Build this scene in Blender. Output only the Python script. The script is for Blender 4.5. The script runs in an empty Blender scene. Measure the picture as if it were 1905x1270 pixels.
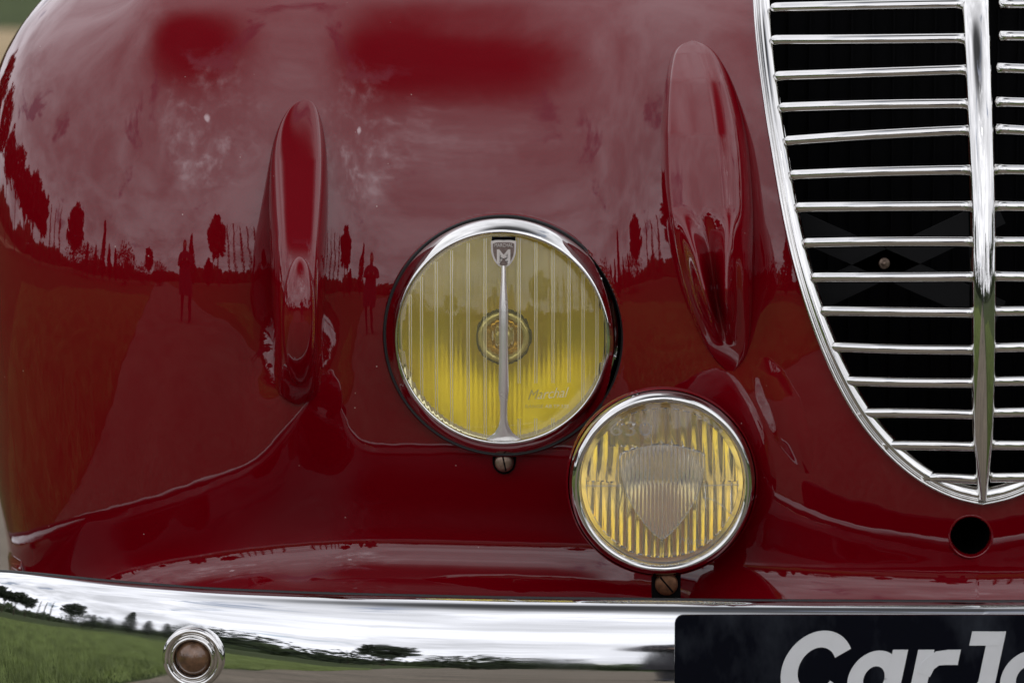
import bpy, bmesh, math, random
import numpy as np
from mathutils import Vector, Matrix
random.seed(7); rng = np.random.default_rng(11)
SC = bpy.context.scene
COL = SC.collection
R = math.radians
# ------------------------------------------------------------------ camera
S = 0.0005                     # metres per photo pixel on the plane y = 0
CX, CY, ZC = 952.5, 635.0, 0.715
CAM = np.array([0.0, -4.0, 1.25]); TGT = np.array([0.0, 0.0, ZC])
FW = (TGT - CAM) / np.linalg.norm(TGT - CAM)
RT = np.array([1.0, 0, 0]); UP = np.cross(RT, FW)
FPX = np.linalg.norm(TGT - CAM) / S
cam_d = bpy.data.cameras.new('camera'); cam = bpy.data.objects.new('camera', cam_d); COL.objects.link(cam)
cam.location = CAM
cam.rotation_euler = Vector(FW).to_track_quat('-Z', 'Y').to_euler()
cam_d.sensor_width = 36.0; cam_d.lens = 36.0 * FPX / 1905.0
cam_d.clip_start = 0.05; cam_d.clip_end = 6000
cam_d.dof.use_dof = True; cam_d.dof.focus_distance = 4.0; cam_d.dof.aperture_fstop = 8.0
SC.camera = cam
# ------------------------------------------------------------------ render settings
SC.view_settings.view_transform = 'Standard'; SC.view_settings.look = 'None'
SC.view_settings.exposure = 0.08; SC.view_settings.gamma = 1.0
SC.cycles.use_denoising = True
SC.cycles.max_bounces = 14; SC.cycles.glossy_bounces = 8; SC.cycles.transmission_bounces = 12
SC.cycles.diffuse_bounces = 3; SC.cycles.sample_clamp_indirect = 6.0
# ------------------------------------------------------------------ world: overcast sky
SUN_EL, SUN_AZ = R(46), R(12)          # azimuth from -Y towards +X
SUNV = (math.sin(SUN_AZ)*math.cos(SUN_EL), -math.cos(SUN_AZ)*math.cos(SUN_EL), math.sin(SUN_EL))
def build_world():
    w = bpy.data.worlds.new('World'); SC.world = w; w.use_nodes = True
    nt = w.node_tree; nt.nodes.clear()
    N = nt.nodes.new; L = nt.links.new
    out = N('ShaderNodeOutputWorld'); bg = N('ShaderNodeBackground'); L(bg.outputs[0], out.inputs[0])
    tc = N('ShaderNodeTexCoord')
    sky = N('ShaderNodeTexSky'); sky.sky_type = 'NISHITA'; sky.sun_disc = False
    sky.sun_elevation = SUN_EL; sky.sun_rotation = math.pi - SUN_AZ
    def math_(op, a, b=None, c=None, clamp=False):
        n = N('ShaderNodeMath'); n.operation = op; n.use_clamp = clamp
        for i, v in enumerate((a, b, c)):
            if v is None: continue
            if isinstance(v, (int, float)): n.inputs[i].default_value = v
            else: L(v, n.inputs[i])
        return n.outputs[0]
    def mapr(v, a, b, c, d, smooth=True):
        n = N('ShaderNodeMapRange'); n.interpolation_type = 'SMOOTHSTEP' if smooth else 'LINEAR'
        L(v, n.inputs[0])
        for i, q in enumerate((a, b, c, d)): n.inputs[1+i].default_value = q
        return n.outputs[0]
    sep = N('ShaderNodeSeparateXYZ'); L(tc.outputs['Generated'], sep.inputs[0])
    zc = math_('ADD', math_('MAXIMUM', sep.outputs[2], 0.0), 0.22)
    comb = N('ShaderNodeCombineXYZ')
    L(math_('DIVIDE', sep.outputs[0], zc), comb.inputs[0]); L(math_('DIVIDE', sep.outputs[1], zc), comb.inputs[1])
    def noise(scale, detail, rough, dist=0.0, off=0.0):
        n = N('ShaderNodeTexNoise'); n.inputs['Scale'].default_value = scale; n.inputs['Detail'].default_value = detail
        n.inputs['Roughness'].default_value = rough; n.inputs['Distortion'].default_value = dist
        mp = N('ShaderNodeMapping'); mp.inputs['Location'].default_value = (off, off*0.7, off*0.3)
        L(comb.outputs[0], mp.inputs[0]); L(mp.outputs[0], n.inputs['Vector'])
        return n.outputs[0]
    n1 = noise(0.9, 6, 0.55, 0.4, 3.1); n2 = noise(2.6, 8, 0.62, 0.25, 8.4); n3 = noise(7.0, 8, 0.62, 0.15, 1.7)
    # sunlight coming through thin places in the cloud
    dot = N('ShaderNodeVectorMath'); dot.operation = 'DOT_PRODUCT'; L(tc.outputs['Generated'], dot.inputs[0]); dot.inputs[1].default_value = SUNV
    halo = mapr(dot.outputs['Value'], 0.90, 1.0, 0, 1)
    core = mapr(dot.outputs['Value'], 0.9997, 1.0, 0, 1)
    veins = math_('POWER', mapr(math_('ADD', math_('MULTIPLY', n3, 0.6), math_('MULTIPLY', n2, 0.4)), 0.40, 0.70, 0, 1), 2.0)
    # added dark spot near the zenith, darkens the paint's upper reflections
    hv = N('ShaderNodeVectorMath'); hv.operation = 'DOT_PRODUCT'; L(tc.outputs['Generated'], hv.inputs[0]); hv.inputs[1].default_value = (0.0, -math.cos(R(74)), math.sin(R(74)))
    dark_spot = mapr(math_('ADD', hv.outputs['Value'], math_('MULTIPLY', math_('SUBTRACT', n1, 0.5), 0.10)), 0.885, 0.975, 0, 1)
    low = mapr(sep.outputs[2], 0.0, 0.7, 1, 0)
    b = math_('ADD', math_('MULTIPLY', n1, 0.75), math_('MULTIPLY', n2, 0.95))
    b = mapr(b, 0.60, 1.10, 0.82, 1.56)
    b = math_('ADD', b, math_('MULTIPLY', low, 0.0))
    b = math_('MULTIPLY', b, math_('SUBTRACT', 1.0, math_('MULTIPLY', dark_spot, 0.93)))
    b = math_('ADD', b, math_('MULTIPLY', halo, math_('ADD', math_('MULTIPLY', veins, 3.4), 0.0)))
    b = math_('ADD', b, math_('MULTIPLY', core, 4.0))
    ccol = N('ShaderNodeMix'); ccol.data_type = 'RGBA'; ccol.blend_type = 'MULTIPLY'; ccol.inputs[0].default_value = 1.0
    ccol.inputs[6].default_value = (0.97, 0.98, 1.05, 1); L(b, ccol.inputs[7])
    skym = N('ShaderNodeMix'); skym.data_type = 'RGBA'; skym.blend_type = 'MULTIPLY'; skym.inputs[0].default_value = 1.0
    L(sky.outputs[0], skym.inputs[6]); skym.inputs[7].default_value = (0.10, 0.10, 0.10, 1)
    gap = mapr(noise(1.9, 7, 0.6, 0.5, 14.2), 0.33, 0.41, 0.7, 0.0)
    mix = N('ShaderNodeMix'); mix.data_type = 'RGBA'; L(gap, mix.inputs[0]); L(ccol.outputs[2], mix.inputs[6]); L(skym.outputs[2], mix.inputs[7])
    L(mix.outputs[2], bg.inputs[0]); bg.inputs[1].default_value = 1.0
    w.cycles.sampling_method = 'MANUAL'; w.cycles.sample_map_resolution = 2048
build_world()
# ------------------------------------------------------------------ projection helpers
def project(p):
    d = np.asarray(p, float) - CAM
    k = d @ FW
    return np.stack([CX + FPX*(d @ RT)/k, CY - FPX*(d @ UP)/k], -1)
def W(px, py, y):
    px, py, y = np.broadcast_arrays(np.asarray(px, float), np.asarray(py, float), np.asarray(y, float))
    d = FW + ((px-CX)/FPX)[..., None]*RT - ((py-CY)/FPX)[..., None]*UP
    t = (y - CAM[1]) / d[..., 1]
    return CAM + d*t[..., None]
# ------------------------------------------------------------------ materials
def new_mat(name):
    m = bpy.data.materials.new(name); m.use_nodes = True
    return m, m.node_tree, m.node_tree.nodes['Principled BSDF']
def setp(b, **k):
    for kk, v in k.items():
        n = kk.replace('_', ' ')
        for s in b.inputs:
            if s.name.lower() == n.lower():
                s.default_value = v if not (isinstance(v, tuple) and len(v) == 3) else (*v, 1); break
        else: raise KeyError(n)
def noise_ramp(nt, scale, lo, hi, c0, c1, detail=6, coord='Object', stretch=(1,1,1), rough=0.6):
    N = nt.nodes.new
    tc = N('ShaderNodeTexCoord'); mp = N('ShaderNodeMapping'); mp.inputs['Scale'].default_value = stretch
    nz = N('ShaderNodeTexNoise'); nz.inputs['Scale'].default_value = scale; nz.inputs['Detail'].default_value = detail; nz.inputs['Roughness'].default_value = rough
    cr = N('ShaderNodeValToRGB'); cr.color_ramp.elements[0].position = lo; cr.color_ramp.elements[1].position = hi
    cr.color_ramp.elements[0].color = (*c0, 1); cr.color_ramp.elements[1].color = (*c1, 1)
    nt.links.new(tc.outputs[coord], mp.inputs[0]); nt.links.new(mp.outputs[0], nz.inputs['Vector']); nt.links.new(nz.outputs[0], cr.inputs[0])
    return cr.outputs[0], nz.outputs[0]
def simple(name, col, rough=0.5, metal=0.0, vary=0.0, scale=20, **k):
    m, nt, b = new_mat(name)
    setp(b, Base_Color=col, Roughness=rough, Metallic=metal, **k)
    if vary:
        c, _ = noise_ramp(nt, scale, 0.3, 0.7, tuple(x*(1-vary) for x in col), tuple(min(1, x*(1+vary)) for x in col))
        nt.links.new(c, b.inputs['Base Color'])
    return m
MAT = {}
def mk_paint():
    m, nt, b = new_mat('burgundy_paint')
    N = nt.nodes.new
    setp(b, Roughness=0.45, Specular_IOR_Level=0.0, Coat_Weight=1.0, Coat_Roughness=0.012, Coat_IOR=1.6)
    c, _ = noise_ramp(nt, 3.0, 0.2, 0.8, (0.148, 0.0, 0.0035), (0.165, 0.0, 0.0045))
    # sparse dust specks
    tc = N('ShaderNodeTexCoord'); vo = N('ShaderNodeTexVoronoi'); vo.inputs['Scale'].default_value = 95
    mr = N('ShaderNodeMapRange'); nt.links.new(tc.outputs['Object'], vo.inputs['Vector']); nt.links.new(vo.outputs['Distance'], mr.inputs[0])
    mr.inputs[1].default_value = 0.075; mr.inputs[2].default_value = 0.03; mr.inputs[3].default_value = 0; mr.inputs[4].default_value = 1
    sp = N('ShaderNodeSeparateColor'); nt.links.new(vo.outputs['Color'], sp.inputs[0])
    gt = N('ShaderNodeMath'); gt.operation = 'GREATER_THAN'; gt.inputs[1].default_value = 0.93; nt.links.new(sp.outputs[0], gt.inputs[0])
    mu = N('ShaderNodeMath'); mu.operation = 'MULTIPLY'; nt.links.new(gt.outputs[0], mu.inputs[0]); nt.links.new(mr.outputs[0], mu.inputs[1])
    mx = N('ShaderNodeMix'); mx.data_type = 'RGBA'; nt.links.new(mu.outputs[0], mx.inputs[0]); nt.links.new(c, mx.inputs[6]); mx.inputs[7].default_value = (0.55, 0.38, 0.34, 1)
    nt.links.new(mx.outputs[2], b.inputs['Base Color'])
    # faint orange peel
    nz = N('ShaderNodeTexNoise'); nz.inputs['Scale'].default_value = 22; nz.inputs['Detail'].default_value = 2
    nt.links.new(tc.outputs['Object'], nz.inputs['Vector'])
    bp = N('ShaderNodeBump'); bp.inputs['Strength'].default_value = 0.035; bp.inputs['Distance'].default_value = 0.01
    nt.links.new(nz.outputs[0], bp.inputs['Height']); nt.links.new(bp.outputs[0], b.inputs['Coat Normal'])
    return m
MAT['paint'] = mk_paint()
def mk_chrome(name, base, r0, r1, scale=30, bump=0.0):
    m, nt, b = new_mat(name)
    setp(b, Base_Color=base, Metallic=1.0)
    c, f = noise_ramp(nt, scale, 0.45, 0.75, (r0,)*3, (r1,)*3, detail=8)
    nt.links.new(c, b.inputs['Roughness'])
    if bump:
        N = nt.nodes.new; tc = N('ShaderNodeTexCoord'); nz = N('ShaderNodeTexNoise'); nz.inputs['Scale'].default_value = 9; nz.inputs['Detail'].default_value = 2
        nt.links.new(tc.outputs['Object'], nz.inputs['Vector'])
        bp = N('ShaderNodeBump'); bp.inputs['Strength'].default_value = bump; bp.inputs['Distance'].default_value = 0.01
        nt.links.new(nz.outputs[0], bp.inputs['Height']); nt.links.new(bp.outputs[0], b.inputs['Normal'])
    return m
MAT['chrome'] = mk_chrome('chrome', (0.70, 0.69, 0.67), 0.02, 0.08, 60, 0.03)
MAT['bumper'] = mk_chrome('bumper_chrome', (0.72, 0.725, 0.73), 0.02, 0.10, 14, 0.05)
MAT['satin'] = mk_chrome('satin_nickel', (0.80, 0.78, 0.74), 0.18, 0.3, 60, 0.03)
MAT['satin'].node_tree.nodes['Principled BSDF'].inputs['Metallic'].default_value = 0.55
MAT['worn'] = mk_chrome('worn_nickel', (0.62, 0.56, 0.5), 0.15, 0.4, 120, 0.2)
MAT['rust'] = simple('rusty_steel', (0.16, 0.075, 0.035), 0.45, 0.6, 0.5, 150)
MAT['amber_dome'] = simple('brown_glass_dome', (0.14, 0.07, 0.035), 0.35, 0.3, 0.5, 120, Coat_Weight=1.0, Coat_Roughness=0.03)
MAT['screw'] = simple('tarnished_screw', (0.30, 0.22, 0.17), 0.35, 0.9, 0.4, 200)
MAT['rubber'] = simple('black_rubber', (0.012, 0.012, 0.013), 0.5, 0, 0.3, 60)
MAT['dark'] = simple('matt_black', (0.0025, 0.0025, 0.003), 0.9, 0, 0.2, 30, Specular_IOR_Level=0.1)
MAT['strap'] = simple('dark_grey_steel', (0.004, 0.004, 0.005), 0.8, 0, 0.25, 40)
MAT['badge_field'] = simple('badge_bronze', (0.20, 0.15, 0.13), 0.5, 0.2, 0.3, 300)
MAT['badge_metal'] = simple('badge_pewter', (0.76, 0.71, 0.67), 0.35, 0.3, 0.12, 200)
MAT['letters'] = simple('letter_grey', (0.70, 0.71, 0.72), 0.35, 0, 0.05, 25)
def mk_plate():
    m, nt, b = new_mat('plate_black')
    setp(b, Roughness=0.14, Specular_IOR_Level=0.12)
    c, _ = noise_ramp(nt, 16, 0.50, 0.78, (0.002, 0.003, 0.007), (0.03, 0.035, 0.045), detail=10, stretch=(1, 1, 0.5))
    nt.links.new(c, b.inputs['Base Color'])
    return m
MAT['plate'] = mk_plate()
def mk_glass(name, col, rough=0.0, tr=1.0):
    m, nt, b = new_mat(name)
    setp(b, Base_Color=col, Roughness=rough, Transmission_Weight=tr, IOR=1.48)
    return m
MAT['glass_yellow'] = mk_glass('yellow_glass', (1.0, 0.93, 0.55), 0.008, 0.92)
MAT['glass_clear'] = mk_glass('clear_glass', (0.98, 0.96, 0.92), 0.015, 0.90)
MAT['reflector'] = simple('silver_reflector', (1.0, 0.82, 0.06), 0.30, 0.62, 0.06, 30)
MAT['reflector_gold'] = simple('golden_reflector', (1.0, 0.77, 0.15), 0.10, 1.0, 0.06, 30)
MAT['reflector_glow_tint'] = simple('glow_tint_reflector', (0.93, 0.86, 0.70), 0.09, 1.0, 0.06, 30)
def mk_split():  # gold lower half: the bulb's yellow light put into the reflector colour
    m = MAT['reflector_glow_tint']; nt = m.node_tree; b = nt.nodes['Principled BSDF']
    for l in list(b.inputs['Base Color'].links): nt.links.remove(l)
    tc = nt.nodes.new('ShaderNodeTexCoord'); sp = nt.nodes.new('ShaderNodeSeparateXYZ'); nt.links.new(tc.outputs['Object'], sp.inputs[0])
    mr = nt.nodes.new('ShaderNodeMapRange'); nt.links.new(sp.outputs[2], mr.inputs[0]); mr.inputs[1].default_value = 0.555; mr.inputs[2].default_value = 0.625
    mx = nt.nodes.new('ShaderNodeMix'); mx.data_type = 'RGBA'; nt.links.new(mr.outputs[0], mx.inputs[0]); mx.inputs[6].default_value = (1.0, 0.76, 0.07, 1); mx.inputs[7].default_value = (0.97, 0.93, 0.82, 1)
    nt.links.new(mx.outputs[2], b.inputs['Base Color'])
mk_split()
MAT['bulb_yellow'] = simple('selective_yellow_bulb', (0.95, 0.62, 0.02), 0.25, 0.0, 0.05, 30, Transmission_Weight=0.25)
MAT['gold'] = simple('brass_ring', (0.75, 0.48, 0.12), 0.25, 1.0, 0.1, 60)
MAT['bulb'] = mk_glass('amber_bulb_glass', (1.0, 0.72, 0.12), 0.05)
MAT['emboss'] = mk_glass('embossed_glass', (1.0, 0.93, 0.62), 0.2, 0.3)
MAT['emboss_pale'] = mk_glass('embossed_clear_glass', (0.95, 0.93, 0.88), 0.1, 0.82)
# ------------------------------------------------------------------ mesh helpers
def mesh_obj(name, verts, faces, mat, parent=None, smooth=True):
    me = bpy.data.meshes.new(name)
    me.from_pydata([tuple(map(float, v)) for v in verts], [], [tuple(map(int, f)) for f in faces])
    me.validate()
    if smooth: me.polygons.foreach_set('use_smooth', [True]*len(me.polygons))
    me.materials.append(MAT[mat] if isinstance(mat, str) else mat)
    me.update()
    o = bpy.data.objects.new(name, me); COL.objects.link(o); o.parent = parent
    return o
def fix_normals(o):
    bm = bmesh.new(); bm.from_mesh(o.data); bmesh.ops.recalc_face_normals(bm, faces=bm.faces); bm.to_mesh(o.data); bm.free(); return o
def sharp(o, ang=35):
    """split normals at hard edges"""
    bm = bmesh.new(); bm.from_mesh(o.data)
    for e in bm.edges:
        if len(e.link_faces) == 2 and e.calc_face_angle(0) > R(ang): e.smooth = False
    bm.to_mesh(o.data); bm.free(); return o
def grid_faces(nr, nc, close_c=False):
    f = []
    for i in range(nr-1):
        for j in range(nc if close_c else nc-1):
            k = (j+1) % nc
            f.append((i*nc+j, i*nc+k, (i+1)*nc+k, (i+1)*nc+j))
    return f
def resample(pts, n):
    pts = np.asarray(pts, float)
    d = np.r_[0, np.cumsum(np.linalg.norm(np.diff(pts, axis=0), axis=1))]
    t = np.linspace(0, d[-1], n)
    return np.stack([np.interp(t, d, pts[:, k]) for k in range(pts.shape[1])], -1)
def spline(pts, n, it=4):
    """smooth an open polyline (Chaikin keeps the ends)"""
    p = np.asarray(pts, float)
    for _ in range(it):
        q = [p[0]]
        for a, b in zip(p[:-1], p[1:]): q += [0.75*a+0.25*b, 0.25*a+0.75*b]
        q.append(p[-1]); p = np.array(q)
    return resample(p, n)
def lathe(name, prof, c, axis, mat, parent=None, seg=96, px=S, smooth=True, hard=None):
    """prof: (radius, forward) in photo pixels; axis points to the viewer"""
    a = Vector(axis).normalized(); u = Vector((1, 0, 0)); u = (u - a*u.dot(a)).normalized(); v = a.cross(u)
    V = []; c = Vector(c)
    for r, d in prof:
        for k in range(seg):
            t = 2*math.pi*k/seg
            V.append(c + a*(d*px) + (u*math.cos(t)+v*math.sin(t))*(max(r, 0.001)*px))
    F = grid_faces(len(prof), seg, True)
    if prof[0][0] < 0.5: F.append(tuple(range(seg)))
    if prof[-1][0] < 0.5: F.append(tuple((len(prof)-1)*seg+k for k in range(seg)))
    o = fix_normals(mesh_obj(name, V, F, mat, parent, smooth))
    return sharp(o, hard) if hard else o
def sweep(name, path, prof, normals, mat, parent=None, closed_prof=False, cap=False, scale=None):
    """path (n,3); prof (m,2) across/height in metres; normals (n,3)"""
    path = np.asarray(path, float); T = np.gradient(path, axis=0); T /= np.linalg.norm(T, axis=1)[:, None]
    N = np.asarray(normals, float); N = N - (N*T).sum(1)[:, None]*T; N /= np.linalg.norm(N, axis=1)[:, None]
    B = np.cross(T, N)
    prof = np.asarray(prof, float); V = []
    for i in range(len(path)):
        s = 1.0 if scale is None else scale[i]
        for b, h in prof: V.append(path[i] + B[i]*b*s + N[i]*h*s)
    F = grid_faces(len(path), len(prof), closed_prof)
    if cap:
        m = len(prof); F.append(tuple(range(m))); F.append(tuple((len(path)-1)*m+k for k in range(m)))
    return fix_normals(mesh_obj(name, V, F, mat, parent))
def part_text(name, txt, size, loc, parent, mat, depth=0.0004, shear=0.0, rot=None, bold=0.0, width=None):
    cu = bpy.data.curves.new(name, 'FONT'); cu.body = txt; cu.size = size; cu.extrude = depth; cu.align_x = 'CENTER'; cu.align_y = 'CENTER'
    cu.shear = shear; cu.offset = bold; cu.resolution_u = 4
    t = bpy.data.objects.new(name, cu); COL.objects.link(t)
    dg = bpy.context.evaluated_depsgraph_get(); me = bpy.data.meshes.new_from_object(t.evaluated_get(dg))
    bpy.data.objects.remove(t); bpy.data.curves.remove(cu)
    me.name = name; me.materials.clear(); me.materials.append(MAT[mat])
    o = bpy.data.objects.new(name, me); COL.objects.link(o); o.parent = parent
    M = Matrix.Translation(Vector(loc)) @ (rot or Matrix.Rotation(R(90), 4, 'X'))
    if width:
        xs = [v.co.x for v in me.vertices]; M = M @ Matrix.Diagonal((width/(max(xs)-min(xs)), 1, 1, 1))
    me.transform(M)
    return o
def thing(name, label, cat, loc=(0, 0, 0), group=None):
    o = bpy.data.objects.new(name, None); COL.objects.link(o); o.location = loc; o.empty_display_size = 0.2
    tag(o, label, cat, group); return o
def tag(o, label, cat, group=None):
    o['label'] = label; o['category'] = cat
    if group: o['group'] = group
    return o
# ================================================================== SETTING: ground
def sheet(name, pts, z, mat, kind='structure'):
    o = mesh_obj(name, [(x, y, z) for x, y in pts], [tuple(range(len(pts)))], mat, None, False)
    if o.data.polygons[0].normal.z < 0: o.data.flip_normals()
    o['kind'] = kind; return o
def mk_ground(name, cols, scale, bump):
    m, nt, b = new_mat(name); setp(b, Roughness=0.95, Specular_IOR_Level=0.1)
    c, f = noise_ramp(nt, scale, 0.3, 0.7, cols[0], cols[1], detail=10, rough=0.7)
    c2, _ = noise_ramp(nt, scale*0.06, 0.35, 0.7, (0.75,)*3, (1.15,)*3, detail=4)
    mx = nt.nodes.new('ShaderNodeMix'); mx.data_type = 'RGBA'; mx.blend_type = 'MULTIPLY'; mx.inputs[0].default_value = 1
    nt.links.new(c, mx.inputs[6]); nt.links.new(c2, mx.inputs[7]); nt.links.new(mx.outputs[2], b.inputs['Base Color'])
    bp = nt.nodes.new('ShaderNodeBump'); bp.inputs['Strength'].default_value = bump; bp.inputs['Distance'].default_value = 0.02
    nt.links.new(f, bp.inputs['Height']); nt.links.new(bp.outputs[0], b.inputs['Normal'])
    return m
MAT['turf'] = mk_ground('turf', ((0.032, 0.05, 0.013), (0.09, 0.11, 0.038)), 14, 0.6)
MAT['gravel'] = mk_ground('gravel', ((0.15, 0.122, 0.09), (0.29, 0.245, 0.19)), 28, 0.5)
MAT['dry_gravel'] = mk_ground('dry_gravel', ((0.36, 0.26, 0.14), (0.55, 0.42, 0.25)), 28, 0.5)
MAT['blade'] = simple('grass_blade', (0.24, 0.30, 0.09), 0.6, 0, 0.5, 3)
sheet('ground', [(-2500, -2500), (2500, -2500), (2500, 2500), (-2500, 2500)], 0, 'turf')
def wobbly(x0, x1, y0, y1, amp, step, seed):
    r = random.Random(seed); n = int((y1-y0)/step)
    def edge(x):
        w = 0; out = []
        for k in range(n+1):
            w = w*0.7 + r.uniform(-amp, amp); out.append((x+w, y0+(y1-y0)*k/n))
        return out
    return edge(x0) + edge(x1)[::-1]
def path_outline():
    r = random.Random(3)
    le = spline([(-1.25, 9), (-1.3, 1), (-1.5, -0.3), (-1.6, -1.1), (-1.95, -2.6), (-3.3, -7.5), (-12, -40), (-22, -75)], 260, 3)
    ri = spline([(1.5, 9), (1.45, 1), (1.3, -2), (0.75, -5.5), (0.2, -10), (-6, -42), (-13, -75)], 260, 3)
    def wob(e):
        w = 0; out = []
        for x, y in e: w = w*0.7 + r.uniform(-0.05, 0.05); out.append((x+w, y))
        return out
    return wob(le) + wob(ri)[::-1], le
po, PATH_L = path_outline()
sheet('gravel_path', po, 0.004, 'gravel')
sheet('side_path', [(y, x) for x, y in wobbly(11.2, 16.3, -60, 60, 0.12, 0.8, 5)], 0.008, 'dry_gravel')
def grass(name, n, x0, x1, y0, y1, h0, h1, wd, slant=False):
    x = rng.uniform(x0, x1, n); y = rng.uniform(y0, y1, n); h = rng.uniform(h0, h1, n); a = rng.uniform(0, 2*np.pi, n)
    if slant: x = x + np.interp(y, PATH_L[::-1, 1], PATH_L[::-1, 0]) + 0.03
    lx = rng.normal(0, 0.4, n)*h; ly = rng.normal(0, 0.4, n)*h; w = wd*rng.uniform(0.6, 1.2, n)
    V = np.zeros((n, 3, 3)); V[:, 0] = np.stack([x-np.cos(a)*w, y-np.sin(a)*w, np.zeros(n)], -1)
    V[:, 1] = np.stack([x+np.cos(a)*w, y+np.sin(a)*w, np.zeros(n)], -1); V[:, 2] = np.stack([x+lx, y+ly, h], -1)
    me = bpy.data.meshes.new(name); me.vertices.add(n*3); me.vertices.foreach_set('co', V.ravel())
    me.loops.add(n*3); me.loops.foreach_set('vertex_index', np.arange(n*3)); me.polygons.add(n)
    me.polygons.foreach_set('loop_start', np.arange(n)*3); me.polygons.foreach_set('loop_total', np.full(n, 3)); me.update(calc_edges=True)
    me.materials.append(MAT['blade']); o = bpy.data.objects.new(name, me); COL.objects.link(o); o['kind'] = 'stuff'
    o['label'] = 'short green grass growing beside the gravel path'; o['category'] = 'grass'
    return o
grass('grass', 170000, -7.0, 0.0, -9.5, 1.5, 0.03, 0.10, 0.004, True)
grass('grass', 60000, 1.5, 5.5, -8.0, -0.4, 0.025, 0.07, 0.0035)
# ================================================================== THE CAR
car = thing('vintage_car', 'front of a glossy burgundy vintage car with chrome grille, bumper and yellow headlight', 'car', (0, 0, 0))
# ---- body profiles -------------------------------------------------
def gsm(a, s):
    k = np.arange(-int(3*s), int(3*s)+1); w = np.exp(-k*k/(2*s*s)); w /= w.sum()
    return np.convolve(np.pad(a, len(k)//2, mode='edge'), w, 'valid')
XC = 1799.0                                      # nominal pixel column of the car's centre plane
_sig = np.arange(-2600, 1700.0, 1.0)             # arc length in px, 0 at column 340
_nn = np.array([(-2600, -90), (-760, -90), (-640, -83), (-490, -66), (-330, -44), (-150, -21), (0, 1.5), (55, 8), (110, 13), (170, 18), (215, 20), (262, 16), (300, 9),
                (330, 3), (370, -3), (420, -6.5), (480, -7), (700, -8), (770, -12), (820, -22), (880, -37), (930, -42), (1010, -40), (1100, -33), (1250, -22), (1400, -12), (1600, -4), (1700, 0)], float)
_n = np.interp(_sig, _nn[:, 0], _nn[:, 1]); _n = gsm(_n, 16)
i0 = int(np.where(_sig == 0)[0][0])
_x = np.cumsum(np.cos(np.radians(_n))); _x = 340 + (_x - _x[i0]); _y = np.cumsum(np.sin(np.radians(_n))); _y = _y - _y[i0]
SIGC = np.interp(XC, _x, _sig)
def prof_x(sig):
    m = sig > SIGC; s = np.where(m, 2*SIGC - sig, sig)
    x = np.interp(s, _sig, _x); y = np.interp(s, _sig, _y)
    return np.where(m, 2*XC - x, x), y
def inv_x(x):
    m = x > XC; s = np.interp(np.where(m, 2*XC-x, x), _x[_sig > -500], _sig[_sig > -500]); return np.where(m, 2*SIGC - s, s)
_en = np.array([(-90, 80), (-40, 70), (0, 56), (60, 42.5), (110, 36), (205, 27), (300, 20), (400, 12.5), (465, 8), (517, 3.6), (630, -3), (700, -6.5), (800, -11), (900, -14), (970, -14.5), (1006, -11),
                (1026, -3), (1040, 6), (1056, 18), (1072, 30), (1090, 42), (1110, 52), (1200, 62)], float)
_pyd = np.arange(-90, 1201.0); _ed = gsm(np.interp(_pyd, _en[:, 0], _en[:, 1]), 7)
_tau = []; 
def _vertical():
    up = []; py = 515.0; y = 0.0; e = 3.7
    while len(up) < 3600:
        if py > -88: e = np.interp(py, _pyd, _ed)
        else: e = min(90, e + 0.16)
        py -= math.cos(R(e)); y += math.sin(R(e)); up.append((py, y))
    dn = []; py = 515.0; y = 0.0
    while py < 1102:
        e = np.interp(py, _pyd, _ed); py += math.cos(R(e)); y -= math.sin(R(e)); dn.append((py, y))
    return np.array(up[::-1] + [(515.0, 0.0)] + dn), len(up)
_vt, _v0 = _vertical()
_tau = np.arange(len(_vt)) - _v0                  # arc length px, positive downwards
TAU_END = _tau[-1]
def prof_z(tau): return np.interp(tau, _tau, _vt[:, 0]), np.interp(tau, _tau, _vt[:, 1])
_hm = _vt[:, 0] > -86
_tx = np.arange(-400, 4200.0, 2.0); _tz = np.arange(-100, 1300.0, 2.0)
_dlx = gsm(np.interp(_tx, [-100, 60, 160, 300, 420, 520], [150, 95, 48, 26, 10, 0]), 16); _dlz = gsm(np.interp(_tz, [720, 970], [0, 1]), 24)
_vsx = gsm(np.interp(_tx, [430, 790, 1000, 1330], [0, 46, 46, 0]), 24); _vsz = gsm(np.interp(_tz, [-70, 60, 850, 1000], [0, 1, 1, 0]), 14)
_vsz[_tz < -80] = 0
def inv_z(py): return np.interp(py, _vt[_hm, 0], _tau[_hm])
_shn = np.array([(-300, 900), (-200, 560), (-125, 330), (-60, 210), (0, 138), (60, 85), (150, 32), (300, 5), (500, 0), (700, 3), (900, 18), (1000, 30), (1110, 48)], float)
_shx = np.arange(-300, 1111.0, 2.0); _shn = np.stack([_shx, gsm(np.interp(_shx, _shn[:, 0], _shn[:, 1]), 22)], -1)
HLY = None
_swx = np.arange(300, 1201.0); _swn = np.stack([_swx, gsm(np.interp(_swx, [300, 600, 735, 1000, 1200], [0, 0, 58, 0, 0]), 28)], -1)
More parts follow.
